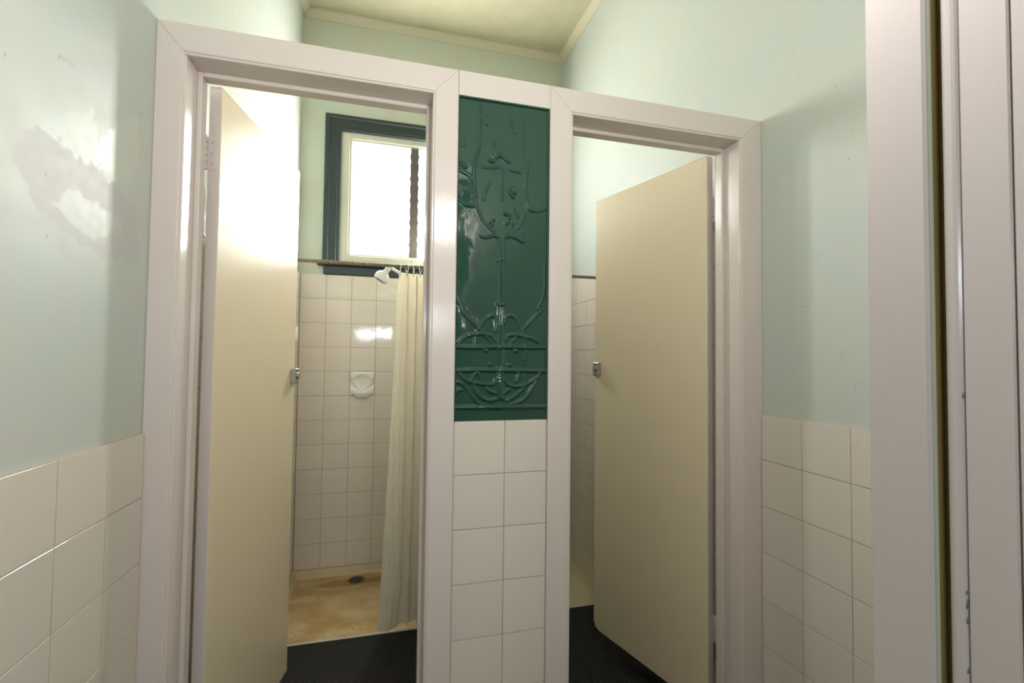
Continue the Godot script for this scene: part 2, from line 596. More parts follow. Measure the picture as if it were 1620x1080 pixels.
func door(called: String, label: String, at: Vector3, turn: float, side: float, hinges: Array, latch_y: float) -> void:
	# leaf: local x from 0 to side * 0.033, running along -z from the hinge edge
	var d := struct(called, label, "door", at)
	d.rotation.y = turn
	var wide := 0.610
	var y0 := 0.112
	var y1 := 2.103
	var cut := 0.035 if side > 0.0 else 0.005 # the worn foot of the free edge
	var outline := [Vector2(0, y0), Vector2(-wide + cut, y0), Vector2(-wide + cut * 0.34, y0 + cut * 0.23), Vector2(-wide, y0 + cut * 0.86), Vector2(-wide, y1), Vector2(0, y1)]
	var a := PackedVector3Array()
	var b := PackedVector3Array()
	var e := 0.0015
	# three rings give the arrises a small chamfer
	var t := PackedVector3Array()
	var mid := Vector2(-wide / 2, (y0 + y1) / 2)
	var rings := []
	for s: Vector2 in [Vector2(0, e), Vector2(e, 0), Vector2(0.033 - e, 0), Vector2(0.033, e)]:
		var ring := []
		for p: Vector2 in outline:
			var q := p + Vector2(signf(mid.x - p.x), signf(mid.y - p.y)) * s.y
			ring.append(Vector3(side * s.x, q.y, q.x))
		rings.append(ring)
	var n := outline.size()
	for k in 3:
		for i in n:
			var j := (i + 1) % n
			quad(t, rings[k][i], rings[k][j], rings[k + 1][j], rings[k + 1][i])
	for i in range(1, n - 1):
		t.append_array(PackedVector3Array([rings[0][0], rings[0][i + 1], rings[0][i], rings[3][0], rings[3][i], rings[3][i + 1]]))
	part("leaf", solid(t), M.door, d)
	bar("lipping", Vector3(side * 0.0012, y0 + 0.0012, -0.004), Vector3(side * 0.0318, y1 - 0.0012, 0.0008), M.oil, d, 0.0004)
	for hy: float in hinges:
		var hg := part("hinge", lathe([Vector2(0, -0.048), Vector2(0.005, -0.048), Vector2(0.006, -0.046), Vector2(0.006, 0.046), Vector2(0.005, 0.048), Vector2(0, 0.048)], 14), M.oil, d, Vector3(side * 0.037, hy, 0.008))
		for k in 4:
			part("knuckle_gap", lathe([Vector2(0, -0.0008), Vector2(0.0064, -0.0008), Vector2(0.0064, 0.0008), Vector2(0, 0.0008)], 12), M.chip, hg, Vector3(0, -0.028 + k * 0.0187, 0))
		bar("hinge_leaf", Vector3(-side * 0.030, -0.046, -0.0085), Vector3(side * 0.004, 0.046, -0.0062), M.oil, hg, 0.0006)
		for k in 3:
			part("screw", lathe([Vector2(0, 0), Vector2(0.0035, 0), Vector2(0.003, 0.001), Vector2(0, 0.0014)], 10), M.trim, hg, Vector3(-side * 0.017, -0.03 + 0.03 * k, -0.0062)).rotation.x = PI / 2
	# privacy latch on the face that shows, by the free edge
	var la := bar("latch", Vector3(-side * 0.020, latch_y - 0.031, -wide + 0.006), Vector3(0, latch_y + 0.031, -wide + 0.044), M.chrome, d, 0.003)
	var dial := part("thumb_turn", lathe([Vector2(0, 0), Vector2(0.013, 0), Vector2(0.012, 0.004), Vector2(0.010, 0.0045), Vector2(0, 0.005)], 20), M.chrome, la, Vector3(-side * 0.011, 0.002, 0))
	dial.rotation.z = side * PI / 2
	bar("grip", Vector3(-side * 0.0185, -0.010, -0.002), Vector3(-side * 0.0175, 0.016, 0.002), M.chrome, la, 0.0008)
	for sy: float in [-0.024, 0.024]:
		var sc := part("screw", lathe([Vector2(0, 0), Vector2(0.0035, 0), Vector2(0.003, 0.0012), Vector2(0, 0.0016)], 10), M.dull, la, Vector3(-side * 0.011, sy, 0.004))
		sc.rotation.z = side * PI / 2
	bar("bolt", Vector3(-side * 0.006, -0.008, -0.025), Vector3(side * 0.004, 0.008, -0.017), M.chrome, la, 0.001)


func pressed_panel() -> void:
	# embossed sheet: ridges drawn into a height grid of 2 mm
	var w := 0.276
	var h := 0.936
	var nx := 200
	var ny := 660
	var hgt := PackedFloat32Array()
	hgt.resize((nx + 1) * (ny + 1))
	var n := FastNoiseLite.new()
	n.seed = 5
	n.frequency = 9.0
	n.fractal_octaves = 2
	for j in ny + 1:
		for i in nx + 1:
			var u := w * i / nx
			var v := h * j / ny
			hgt[j * (nx + 1) + i] = n.get_noise_2d(u, v) * 0.0005
	for s: Array in RELIEF:
		var rad: float = s[0] * 0.00056
		var top: float = s[1] * 0.0011
		# round the stroke off
		var pts := []
		for k in range(2, s.size(), 2):
			pts.append(Vector2(s[k], s[k + 1]) * 0.001)
		if pts.size() > 2:
			var fine := []
			for k in pts.size() - 1:
				for q in 4:
					fine.append(pts[k].cubic_interpolate(pts[k + 1], pts[maxi(k - 1, 0)], pts[mini(k + 2, pts.size() - 1)], q / 4.0))
			fine.append(pts[-1])
			pts = fine
		var ridge := {}
		for k in pts.size() - 1:
			var a: Vector2 = pts[k]
			var b: Vector2 = pts[k + 1]
			var taper := 1.0
			if pts.size() > 8:
				taper = 0.75 + 0.25 * sin(PI * k / (pts.size() - 1.0))
			var r := rad * taper * 1.6
			for j in range(maxi(0, int((minf(a.y, b.y) - r) / h * ny)), mini(ny, int((maxf(a.y, b.y) + r) / h * ny) + 1) + 1):
				for i in range(maxi(0, int((minf(a.x, b.x) - r) / w * nx)), mini(nx, int((maxf(a.x, b.x) + r) / w * nx) + 1) + 1):
					var p := Vector2(w * i / nx, h * j / ny)
					var dist := p.distance_to(Geometry2D.get_closest_point_to_segment(p, a, b))
					if dist < r:
						var e := 0.5 + 0.5 * cos(PI * dist / r)
						var id := j * (nx + 1) + i
						ridge[id] = maxf(ridge.get(id, 0.0), top * taper * e)
		for id: int in ridge:
			hgt[id] = hgt[id] + ridge[id] * (1.0 if hgt[id] < 0.003 else 0.35)
	var vs := PackedVector3Array()
	var ns := PackedVector3Array()
	var ids := PackedInt32Array()
	for j in ny + 1:
		for i in nx + 1:
			var id := j * (nx + 1) + i
			vs.append(Vector3(w * i / nx, h * j / ny, hgt[id]))
			var l := hgt[j * (nx + 1) + maxi(i - 1, 0)]
			var r := hgt[j * (nx + 1) + mini(i + 1, nx)]
			var dn := hgt[maxi(j - 1, 0) * (nx + 1) + i]
			var up := hgt[mini(j + 1, ny) * (nx + 1) + i]
			ns.append(Vector3((l - r) / (2 * w / nx), (dn - up) / (2 * h / ny), 1).normalized())
	for j in ny:
		for i in nx:
			var a := j * (nx + 1) + i
			ids.append_array(PackedInt32Array([a, a + nx + 1, a + 1, a + 1, a + nx + 1, a + nx + 2]))
	var arr := []
	arr.resize(Mesh.ARRAY_MAX)
	arr[Mesh.ARRAY_VERTEX] = vs
	arr[Mesh.ARRAY_NORMAL] = ns
	arr[Mesh.ARRAY_INDEX] = ids
	var am := ArrayMesh.new()
	am.add_surface_from_arrays(Mesh.PRIMITIVE_TRIANGLES, arr)
	var t := thing("pressed_metal_panel", "dark green glossy pressed metal panel embossed with a tall stemmed flower", "panel", Vector3(0.1915, 1.1745, -0.0085))
	part("embossed_sheet", am, M.green, t)
	# folded rim round the sheet, and the sheet's back
	bar("backing", Vector3(0, 0, -0.008), Vector3(w, h, -0.003), M.green, t, 0.0005)
	bar("rim", Vector3(w - 0.005, 0, -0.002), Vector3(w, h, 0.0055), M.green, t, 0.002)
	bar("rim", Vector3(0, h - 0.005, -0.002), Vector3(w, h, 0.0055), M.green, t, 0.002)
	bar("rim", Vector3(0, 0, -0.002), Vector3(0.003, h, 0.0045), M.green, t, 0.001)


func curtain() -> void:
	var c := thing("shower_curtain", "cream shower curtain drawn aside in folds on white rings", "curtain", Vector3(0, 0, -1.115))
	var nu := 120
	var nv := 60
	var n := FastNoiseLite.new()
	n.seed = 91
	n.frequency = 6.0
	var pos := func(i: int, j: int) -> Vector3:
		var s := float(i) / nu
		var v := float(j) / nv
		var y := lerpf(0.022, 1.775, v)
		var x0 := lerpf(-0.012, 0.058, pow(v, 0.8))
		# a broad flat panel first, then three deep pleats
		var edge := lerpf(x0 + 0.098, x0 + 0.050, v)
		var cut := 0.22
		var pleat := clampf((s - cut) / (1.0 - cut), 0, 1)
		var x := lerpf(x0, edge, s / cut) if s < cut else lerpf(edge, 0.272, pleat)
		var z := 0.016 + 0.012 * sin(PI * clampf(s / cut, 0, 1)) * lerpf(1.0, 0.5, v)
		if s >= cut:
			z = 0.016 - lerpf(0.036, 0.024, v) * (0.5 - 0.5 * cos(pleat * TAU * 4.0)) 
			x -= 0.012 * sin(pleat * TAU * 4.0)
		z += 0.006 * n.get_noise_2d(s * 3.0, y * 1.2)
		x += 0.004 * n.get_noise_2d(s * 2.0 + 5.0, y * 1.4)
		# the loose hem flicks a little
		if v < 0.12:
			z += 0.010 * (0.12 - v) / 0.12 * sin(s * 20.0)
		return Vector3(x, y, z)
	var st := SurfaceTool.new()
	st.begin(Mesh.PRIMITIVE_TRIANGLES)
	st.set_smooth_group(0)
	for i in nu:
		for j in nv:
			for k: Vector2i in [Vector2i(0, 0), Vector2i(0, 1), Vector2i(1, 1), Vector2i(0, 0), Vector2i(1, 1), Vector2i(1, 0)]:
				st.add_vertex(pos.call(i + k.x, j + k.y))
	st.index()
	st.generate_normals()
	part("cloth", st.commit(), M.curtain, c)
	for k in 7:
		var r := part("ring", ring_mesh(0.0185, 0.0024), M.plastic, c, Vector3(0.066 + k * 0.033, 1.8004, 0.015))
		r.rotation.y = PI / 2 + rng.randf_range(-0.5, 0.5)
	for k in 7:
		bar("tab", Vector3(0.062 + k * 0.033, 1.757, 0.013), Vector3(0.070 + k * 0.033, 1.785, 0.0165), M.plastic, c, 0.0008)


func shower_head() -> void:
	var s := thing("wall_shower", "white plastic shower head on an angled arm beside the curtain", "shower", Vector3(0.284, 1.70, -1.40))
	var o := Vector3(0.284, 1.70, -1.40)
	var elbow := Vector3(0.014, 1.856, -1.40) - o
	part("flange", lathe([Vector2(0, 0), Vector2(0.032, 0), Vector2(0.030, 0.006), Vector2(0.014, 0.014), Vector2(0, 0.014)], 24), M.plastic, s, Vector3(0, -0.002, 0)).rotation.z = PI / 2
	part("arm", tube([Vector3(0, 0, 0), Vector3(-0.03, 0.012, 0), elbow + Vector3(0.03, -0.017, 0), elbow], 0.0085), M.plastic, s)
	part("swivel", lathe([Vector2(0, -0.013), Vector2(0.008, -0.011), Vector2(0.013, 0), Vector2(0.008, 0.011), Vector2(0, 0.013)], 20), M.plastic, s, elbow)
	# rose axis leans down and away from the wall
	var axis := Vector3(-0.55, -0.83, -0.10).normalized()
	var side := axis.cross(Vector3.BACK).normalized()
	var b := Basis(side, axis, side.cross(axis))
	var rose := part("rose", lathe([Vector2(0, -0.002), Vector2(0.011, 0.0), Vector2(0.012, 0.026), Vector2(0.016, 0.030), Vector2(0.017, 0.040), Vector2(0.028, 0.046), Vector2(0.038, 0.058), Vector2(0.041, 0.072), Vector2(0.040, 0.090), Vector2(0.034, 0.092), Vector2(0, 0.092)], 32), M.plastic, s)
	rose.transform = Transform3D(b, elbow)
	part("collar", lathe([Vector2(0.012, 0.010), Vector2(0.0165, 0.011), Vector2(0.0165, 0.022), Vector2(0.012, 0.023)], 24), M.plastic, rose)
	part("face_plate", lathe([Vector2(0, 0.0925), Vector2(0.033, 0.0925), Vector2(0.033, 0.0945), Vector2(0, 0.0945)], 32), M.dull, rose)
	for k in 18:
		var r := 0.012 if k < 6 else 0.024
		var a := TAU * (k / 6.0 if k < 6 else (k - 6) / 12.0)
		part("nozzle", lathe([Vector2(0, 0), Vector2(0.0022, 0), Vector2(0.0016, 0.0025), Vector2(0, 0.0025)], 8), M.dark, rose, Vector3(r * cos(a), 0.0945, r * sin(a)))


func soap_dish(col_x: float, top: float) -> void:
	# a scallop shell pressed into a tile, with a lip at the foot
	var t := thing("soap_dish", "white ceramic soap dish shaped as a scallop shell set in shower tiles", "soap dish", Vector3(col_x, top - S, BACK_Z + 0.012))
	var n := 44
	var w := S - 0.003
	var deep := func(i: int, j: int) -> float:
		var p := Vector2((float(i) / n - 0.5) * w, float(j) / n * w)
		var d := p - Vector2(0, 0.022)
		var r := d.length()
		var ang := atan2(d.x, d.y)
		var edge := 0.112 + 0.005 * cos(ang * 8.0)
		var q := 0.012
		if absf(ang) < 1.75 and r < edge:
			q = 0.012 - 0.010 * sin(PI * clampf(r / edge, 0, 1)) + 0.0035 * cos(ang * 9.0) * clampf(r / edge * 1.4, 0, 1)
			q += 0.003 * smoothstep(0.8, 1.0, r / edge)
		var rim := minf(minf(w / 2 - absf(p.x), p.y), w - p.y)
		return lerpf(0.002, q, clampf(rim / 0.007, 0, 1))
	var tr := PackedVector3Array()
	for i in n:
		for j in n:
			var v := []
			for k: Vector2i in [Vector2i(0, 0), Vector2i(1, 0), Vector2i(1, 1), Vector2i(0, 1)]:
				v.append(Vector3((float(i + k.x) / n - 0.5) * w + S / 2, float(j + k.y) / n * w + 0.0015, deep.call(i + k.x, j + k.y)))
			quad(tr, v[0], v[1], v[2], v[3])
	# back face closes it
	quad(tr, Vector3(S / 2 - w / 2, 0.0015, 0), Vector3(S / 2 - w / 2, w, 0), Vector3(S / 2 + w / 2, w, 0), Vector3(S / 2 + w / 2, 0.0015, 0))
	part("shell", solid(tr, true), M.ceramic, t)
	var lip := PackedVector3Array()
	var seg := 16
	var prof := [Vector2(0.60, -0.012), Vector2(0.95, 0.012), Vector2(1.0, 0.026), Vector2(0.93, 0.027), Vector2(0.80, 0.018), Vector2(0.0, 0.014)]
	for i in seg:
		var a := PI * i / seg
		var b := PI * (i + 1) / seg
		for k in prof.size() - 1:
			var p: Vector2 = prof[k]
			var q: Vector2 = prof[k + 1]
			var at := func(ang: float, c: Vector2) -> Vector3:
				return Vector3(S / 2 + cos(ang) * 0.066 * c.x, c.y, 0.004 + sin(ang) * 0.036 * c.x)
			quad(lip, at.call(a, p), at.call(b, p), at.call(b, q), at.call(a, q))
	part("lip", solid(lip, true), M.ceramic, t)


func drain() -> void:
	var d := thing("floor_waste", "round metal grate over the drain in stained shower floor", "drain", Vector3(-0.142, -0.0125, -1.735))
	part("rim", lathe([Vector2(0.040, 0), Vector2(0.050, 0), Vector2(0.049, 0.003), Vector2(0.043, 0.004), Vector2(0.040, 0.0025)], 36), M.dull, d)
	part("dark_hole_disc", lathe([Vector2(0, 0.0002), Vector2(0.041, 0.0002), Vector2(0.041, 0.0008), Vector2(0, 0.0008)], 30), M.dark, d)  # flat black disc; the dark of the drain hole is its colour
	for k in 7:
		var x := -0.033 + k * 0.011
		var l := sqrt(0.041 * 0.041 - x * x)
		bar("grate_bar", Vector3(x - 0.0028, 0.001, -l), Vector3(x + 0.0028, 0.0032, l), M.dull, d, 0.0006)
	bar("grate_bar", Vector3(-0.041, 0.001, -0.0028), Vector3(0.041, 0.0030, 0.0028), M.dull, d, 0.0006)


func window() -> void:
	var w := struct("window_1", "frosted window with dark teal architrave and white sash over shower", "window")
	var x0 := -0.297
	var x1 := 0.402
	var top := 2.802
	var bot := 1.962
	var z := BACK_Z
	# stepped architrave, mitred at the head
	var prof := [Vector2(0, 0), Vector2(0, 0.012), Vector2(0.006, 0.016), Vector2(0.018, 0.016), Vector2(0.021, 0.019), Vector2(0.066, 0.019), Vector2(0.070, 0.024), Vector2(0.078, 0.027), Vector2(0.092, 0.027), Vector2(0.098, 0.020), Vector2(0.098, 0)]
	for sd: float in [-1.0, 1.0]:
		var a := PackedVector3Array()
		var b := PackedVector3Array()
		for p: Vector2 in prof:
			var x := x0 - p.x if sd < 0 else x1 + p.x
			a.append(Vector3(x, bot - 0.01, z + p.y))
			b.append(Vector3(x, top + p.x, z + p.y))
		part("architrave", loft(a, b), M.teal, w)
	var a := PackedVector3Array()
	var b := PackedVector3Array()
	for p: Vector2 in prof:
		a.append(Vector3(x0 - p.x, top + p.x, z + p.y))
		b.append(Vector3(x1 + p.x, top + p.x, z + p.y))
	part("architrave_head", loft(a, b), M.teal, w)
	# sill with a round nose, and its apron
	a = PackedVector3Array()
	b = PackedVector3Array()
	for p: Vector2 in [Vector2(0, 1.955), Vector2(0.040, 1.952), Vector2(0.050, 1.946), Vector2(0.053, 1.936), Vector2(0.049, 1.926), Vector2(0.038, 1.921), Vector2(0, 1.920)]:
		a.append(Vector3(x0 - 0.124, p.y, z + p.x))
		b.append(Vector3(x1 + 0.124, p.y, z + p.x))
	part("sill", loft(a, b), M.teal, w)
	bar("apron", Vector3(x0 - 0.09, 1.868, z), Vector3(x1 + 0.09, 1.921, z + 0.022), M.teal, w, 0.003)
	# timber sash
	bar("stile", Vector3(x0, bot - 0.01, z - 0.045), Vector3(-0.245, top, z - 0.004), M.sash, w, 0.002)
	bar("stile", Vector3(0.350, bot - 0.01, z - 0.045), Vector3(x1, top, z - 0.004), M.sash, w, 0.002)
	bar("rail", Vector3(-0.245, 2.762, z - 0.045), Vector3(0.350, top, z - 0.004), M.sash, w, 0.002)
	bar("rail", Vector3(-0.245, bot - 0.01, z - 0.045), Vector3(0.350, 2.000, z - 0.004), M.sash, w, 0.002)
	for e: Array in [[-0.245, -0.234, 2.0, 2.762], [0.339, 0.350, 2.0, 2.762]]:
		bar("glazing_bead", Vector3(e[0], e[2], z - 0.030), Vector3(e[1], e[3], z - 0.012), M.sash, w, 0.002)
	bar("glazing_bead", Vector3(-0.234, 2.751, z - 0.030), Vector3(0.339, 2.762, z - 0.012), M.sash, w, 0.002)
	bar("glazing_bead", Vector3(-0.234, 2.000, z - 0.030), Vector3(0.339, 2.011, z - 0.012), M.sash, w, 0.002)
	# grey-brown glazing bar with wavy edges
	var t := PackedVector3Array()
	var rows := 40
	var ring := func(k: int) -> Array:
		var y := 2.008 + (2.754 - 2.008) * k / rows
		var j := 0.0024 * sin(k * 1.57) + 0.0015 * sin(k * 3.9 + 1.0)
		return [Vector3(0.141 - j, y, z - 0.031), Vector3(0.194 + j, y, z - 0.031), Vector3(0.194 + j, y, z - 0.014), Vector3(0.141 - j, y, z - 0.014)]
	for k in rows:
		var r0: Array = ring.call(k)
		var r1: Array = ring.call(k + 1)
		for i in 4:
			quad(t, r0[i], r0[(i + 1) % 4], r1[(i + 1) % 4], r1[i])
	var e0: Array = ring.call(0)
	var e1: Array = ring.call(rows)
	quad(t, e0[3], e0[2], e0[1], e0[0])
	quad(t, e1[0], e1[1], e1[2], e1[3])
	part("glazing_bar", solid(t), M.bar, w)
	for e: Array in [[-0.242, 0.150, M.pane], [0.185, 0.347, M.clear_pane]]:
		bar("window_pane", Vector3(e[0], 2.002, z - 0.036), Vector3(e[1], 2.760, z - 0.031), e[2], w, 0.0)
	for y: float in [2.785, 1.985]:
		part("screw", lathe([Vector2(0, 0), Vector2(0.004, 0), Vector2(0.003, 0.0015), Vector2(0, 0.002)], 10), M.dull, w, Vector3(0.16, y, z - 0.004)).rotation.x = PI / 2


func near_doorway() -> void:
	# the lining of the doorway the camera looks through
	var f := struct("trim_4", "thickly painted door lining with a dark slit beside the tiled wall", "door frame", Vector3(0.40, 0, 1.012))
	bar("lining_board", Vector3(0, 0, 0), Vector3(0.045, 2.35, 0.047), M.jamb, f, 0.002)
	bar("slit_back", Vector3(0.0150, 0, 0.0455), Vector3(0.045, 2.35, 0.056), M.slit, f, 0.0)
	bar("old_paint_edge", Vector3(0.0030, 0, 0.0465), Vector3(0.0066, 2.35, 0.0478), M.old_green, f, 0.0003)
	bar("raw_edge", Vector3(0.0066, 0, 0.0465), Vector3(0.030, 2.35, 0.0476), M.slit, f, 0.0)
	var prof := PackedVector3Array()
	for k in 9:
		var a := PI * k / 8.0
		prof.append(Vector3(0.0145 - 0.0050 * sin(a), 0, 0.0563 - 0.0059 * cos(a)))
	prof.append(Vector3(0.045, 0, 0.0622))
	prof.append(Vector3(0.045, 0, 0.0504))
	var up := PackedVector3Array()
	for p in prof:
		up.append(p + Vector3(0, 2.35, 0))
	part("stop_bead", loft(prof, up), M.jamb, f)
	bar("lining_board", Vector3(0.0120, 0, 0.0624), Vector3(0.045, 2.35, 0.0915), M.jamb, f, 0.001)
	bar("lining_board", Vector3(0.0128, 0, 0.0920), Vector3(0.045, 2.35, 0.165), M.jamb, f, 0.0015)
	# knocks where the paint has chipped off the bead
	for c: Vector3 in [Vector3(1.335, 0.0030, 0.0014), Vector3(1.192, 0.0022, 0.0010), Vector3(1.183, 0.0055, 0.0013), Vector3(1.172, 0.0035, 0.0016), Vector3(1.136, 0.0035, 0.0010)]:
		var k := part("paint_chip", lathe([Vector2(0, -1.0), Vector2(0.35, -0.8), Vector2(0.8, -0.1), Vector2(0.5, 0.5), Vector2(0, 1.0)], 7, false), M.chip, f, Vector3(0.0122, c.x, 0.0612))
		k.scale = Vector3(0.0010, c.y, c.z)
		k.rotation.x = 0.15
	bar("lining_head", Vector3(-0.93, 2.30, 0), Vector3(0.0, 2.35, 0.165), M.jamb, f, 0.002)
	bar("lining_board", Vector3(-0.955, 0, 0), Vector3(-0.93, 2.35, 0.165), M.jamb, f, 0.002)


func cornice(called: String, label: String, p0: Vector3, p1: Vector3, out0: Vector3, out1: Vector3) -> void:
	# a flat sprung board between wall and ceiling; out0/out1 carry the mitres
	var a := PackedVector3Array()
	var b := PackedVector3Array()
	for c: Vector2 in [Vector2(0, -0.044), Vector2(0.006, -0.044), Vector2(0.012, -0.036), Vector2(0.036, -0.010), Vector2(0.044, -0.006), Vector2(0.044, 0), Vector2(0, 0)]:
		a.append(p0 + out0 * c.x + Vector3.UP * c.y)
		b.append(p1 + out1 * c.x + Vector3.UP * c.y)
	var o := part(called, loft(a, b), M.cornice, self)
	o.set_meta("kind", "structure")
	o.set_meta("label", label)
	o.set_meta("category", "cornice")


func unseen_lamp() -> void:
	# unseen bulb, out of view; placed to light the near lining and partition
	var l := thing("unseen_pendant_lamp", "unseen globe bulb on a cord, out of view, placed to light the door lining", "unseen_lamp", Vector3(0.25, 2.02, 0.98))
	part("globe", lathe([Vector2(0, -0.06), Vector2(0.023, -0.056), Vector2(0.042, -0.043), Vector2(0.056, -0.022), Vector2(0.060, 0), Vector2(0.056, 0.022), Vector2(0.042, 0.043), Vector2(0.022, 0.058), Vector2(0, 0.06)], 28), M.globe, l)
	part("lampholder", lathe([Vector2(0, 0.056), Vector2(0.021, 0.056), Vector2(0.021, 0.10), Vector2(0.010, 0.115), Vector2(0, 0.115)], 24), M.plastic, l)
	part("cord", tube([Vector3(0, 0.11, 0), Vector3(0, 0.6, 0), Vector3(0, CEIL - 2.02 - 0.02, 0)], 0.003, 8), M.plastic, l)
	part("ceiling_rose", lathe([Vector2(0, -0.03), Vector2(0.03, -0.026), Vector2(0.045, -0.01), Vector2(0.046, 0), Vector2(0, 0)], 28), M.plastic, l, Vector3(0, CEIL - 2.02, 0))
	var o := OmniLight3D.new()
	o.name = "unseen_globe_light"
	o.light_color = LAMP_COLOR
	o.light_energy = LAMP_ENERGY
	o.light_size = 0.06
	o.omni_range = 12.0
	o.omni_attenuation = 2.0
	o.shadow_enabled = true
	l.add_child(o)


const LAMP_COLOR := Color(1.0, 0.985, 0.97)
const LAMP_ENERGY := 0.42
const DAY_COLOR := Color(1.0, 0.995, 0.975)
const HALL_COLOR := Color(0.94, 0.97, 1.0)


func area(called: String, at: Vector3, turn: float, size: Vector2, color: Color, energy: float) -> void:
	var a := AreaLight3D.new()
	a.name = called
	add_child(a)
	a.position = at
	a.rotation.y = turn
	a.area_size = size
	a.light_color = color
	a.light_energy = energy
	a.area_range = 12.0
	a.area_attenuation = 2.0
	a.shadow_enabled = true


func glow(color: Color, energy: float) -> StandardMaterial3D:
	var m := StandardMaterial3D.new()
	m.albedo_color = Color(0.9, 0.9, 0.9)
	m.roughness = 0.5
	m.emission_enabled = true
	m.emission = color
	m.emission_energy_multiplier = energy
	return m


func _ready() -> void:
	rng.seed = 4711
	# ---- camera
	var cam := Camera3D.new()
	cam.name = "camera"
	add_child(cam)
	cam.fov = rad_to_deg(2.0 * atan(540.0 / 744.68))
	cam.near = 0.02
	cam.far = 60.0
	cam.position = Vector3(0, EYE, 1.3229)
	cam.rotation_order = EULER_ORDER_YXZ
	cam.rotation = Vector3(deg_to_rad(1.828), deg_to_rad(-15.06), deg_to_rad(0.658))
	cam.current = true
	# ---- sky and exposure
	var env := Environment.new()
	var sky := Sky.new()
	var sm := ProceduralSkyMaterial.new()
	sm.sky_top_color = Color(0.82, 0.88, 0.94)
	sm.sky_horizon_color = Color(0.93, 0.94, 0.95)
	sm.ground_horizon_color = Color(0.6, 0.6, 0.58)
	sm.ground_bottom_color = Color(0.5, 0.5, 0.48)
	sky.sky_material = sm
	env.background_mode = Environment.BG_SKY
	env.sky = sky
	env.tonemap_mode = Environment.TONE_MAPPER_LINEAR
	env.tonemap_exposure = 1.17
	env.sdfgi_enabled = true
	env.ssao_enabled = true
	env.ssil_enabled = true
	var we := WorldEnvironment.new()
	we.name = "environment"
	we.environment = env
	add_child(we)
	# ---- daylight through the frosted window, and an unseen hall window for tile glints
	area("frosted_light", Vector3(-0.047, 2.381, BACK_Z - 0.010), PI, Vector2(0.37, 0.74), DAY_COLOR, 0.75)
	area("clear_light", Vector3(0.267, 2.381, BACK_Z - 0.010), PI, Vector2(0.14, 0.74), DAY_COLOR, 2.6)
	area("unseen_hall_window_light", Vector3(0.02, 1.69, 2.955), 0.0, Vector2(0.92, 0.13), HALL_COLOR, 0.8)


	make_materials()
	M.pane = glow(DAY_COLOR, 3.0)
	M.clear_pane = glow(DAY_COLOR, 3.0)
	M.unseen_hall_pane = glow(HALL_COLOR, 6.0)
	M.globe = glow(LAMP_COLOR, 4.0)

	# ---- shell
	var fl := struct("floor", "charcoal ribbed carpet in front of the showers", "carpet")
	bar("carpet", Vector3(-1.6, -0.03, -1.10), Vector3(2.0, 0.0, 3.1), M.carpet, fl, 0.0)
	bar("slab", Vector3(-1.6, -0.12, -2.0), Vector3(2.0, -0.031, 3.1), M.grout, fl, 0.0)
	var ce := struct("ceiling", "high cream painted ceiling", "ceiling")
	bar("ceiling_board", Vector3(-1.6, CEIL, -2.0), Vector3(2.0, CEIL + 0.1, 3.1), M.ceiling, ce, 0.0)

	# left wall: local x is the room side
	var lw := struct("wall_left", "mint green painted wall with peeling patches above white tiles", "wall", Vector3(LEFT_X, 0, 0))
	lw.rotation.y = LEFT_TURN
	var PA := PackedVector2Array([Vector2(0.206, 1.761), Vector2(0.196, 1.789), Vector2(0.138, 1.856), Vector2(0.06, 1.902), Vector2(0.05, 1.793), Vector2(0.104, 1.733), Vector2(0.145, 1.719), Vector2(0.172, 1.742), Vector2(0.219, 1.733)])
	var PB := PackedVector2Array([Vector2(0.375, 1.737), Vector2(0.352, 1.727), Vector2(0.316, 1.735), Vector2(0.276, 1.719), Vector2(0.219, 1.733), Vector2(0.206, 1.761), Vector2(0.22, 1.806), Vector2(0.226, 1.841), Vector2(0.299, 1.792), Vector2(0.354, 1.758)])
	var PC := PackedVector2Array([Vector2(0.329, 1.872), Vector2(0.287, 1.883), Vector2(0.145, 1.963), Vector2(0.09, 1.984), Vector2(0.105, 1.932), Vector2(0.186, 1.885), Vector2(0.303, 1.854)])
	var PD := PackedVector2Array([Vector2(0.33, 1.619), Vector2(0.291, 1.661), Vector2(0.214, 1.656), Vector2(0.124, 1.65), Vector2(0.109, 1.619), Vector2(0.21, 1.584), Vector2(0.287, 1.598)])
	var PE := PackedVector2Array([Vector2(0.375, 1.737), Vector2(0.316, 1.732), Vector2(0.219, 1.728), Vector2(0.152, 1.714), Vector2(0.061, 1.69), Vector2(0.032, 1.564), Vector2(0.208, 1.556), Vector2(0.366, 1.597), Vector2(0.425, 1.668)])
	M.wall_l = wall_paint(101, [[PE, Color(0.795, 0.785, 0.79), 0.52, 0.7], [PB, Color(0.79, 0.835, 0.80), 0.42, 0.6], [PA, Color(0.83, 0.845, 0.80), 0.34, 0.7], [PC, Color(0.81, 0.82, 0.81), 0.43, 0.6], [PD, Color(0.80, 0.83, 0.785), 0.43, 0.6]],
		[Vector2(0.449, 1.808), Vector2(0.333, 1.878), Vector2(0.352, 1.661), Vector2(0.342, 1.558), Vector2(0.164, 2.002)],
		[[Vector2(0.062, 1.911), Vector2(0.046, 1.924)], [Vector2(0.046, 1.924), Vector2(0.011, 1.93)], [Vector2(0.334, 1.878), Vector2(0.313, 1.882)], [Vector2(0.313, 1.882), Vector2(0.287, 1.883)], [Vector2(0.20, 1.177), Vector2(0.11, 1.181)]])
	slab("plaster", Vector3(-0.12, 0, -2.0), Vector3(0, CEIL, 1.02), M.wall_l, lw)
	bar("grout_bed", Vector3(0, 0, 0.0), Vector3(0.0045, 1.1675, 1.0), M.grout, lw, 0.0)
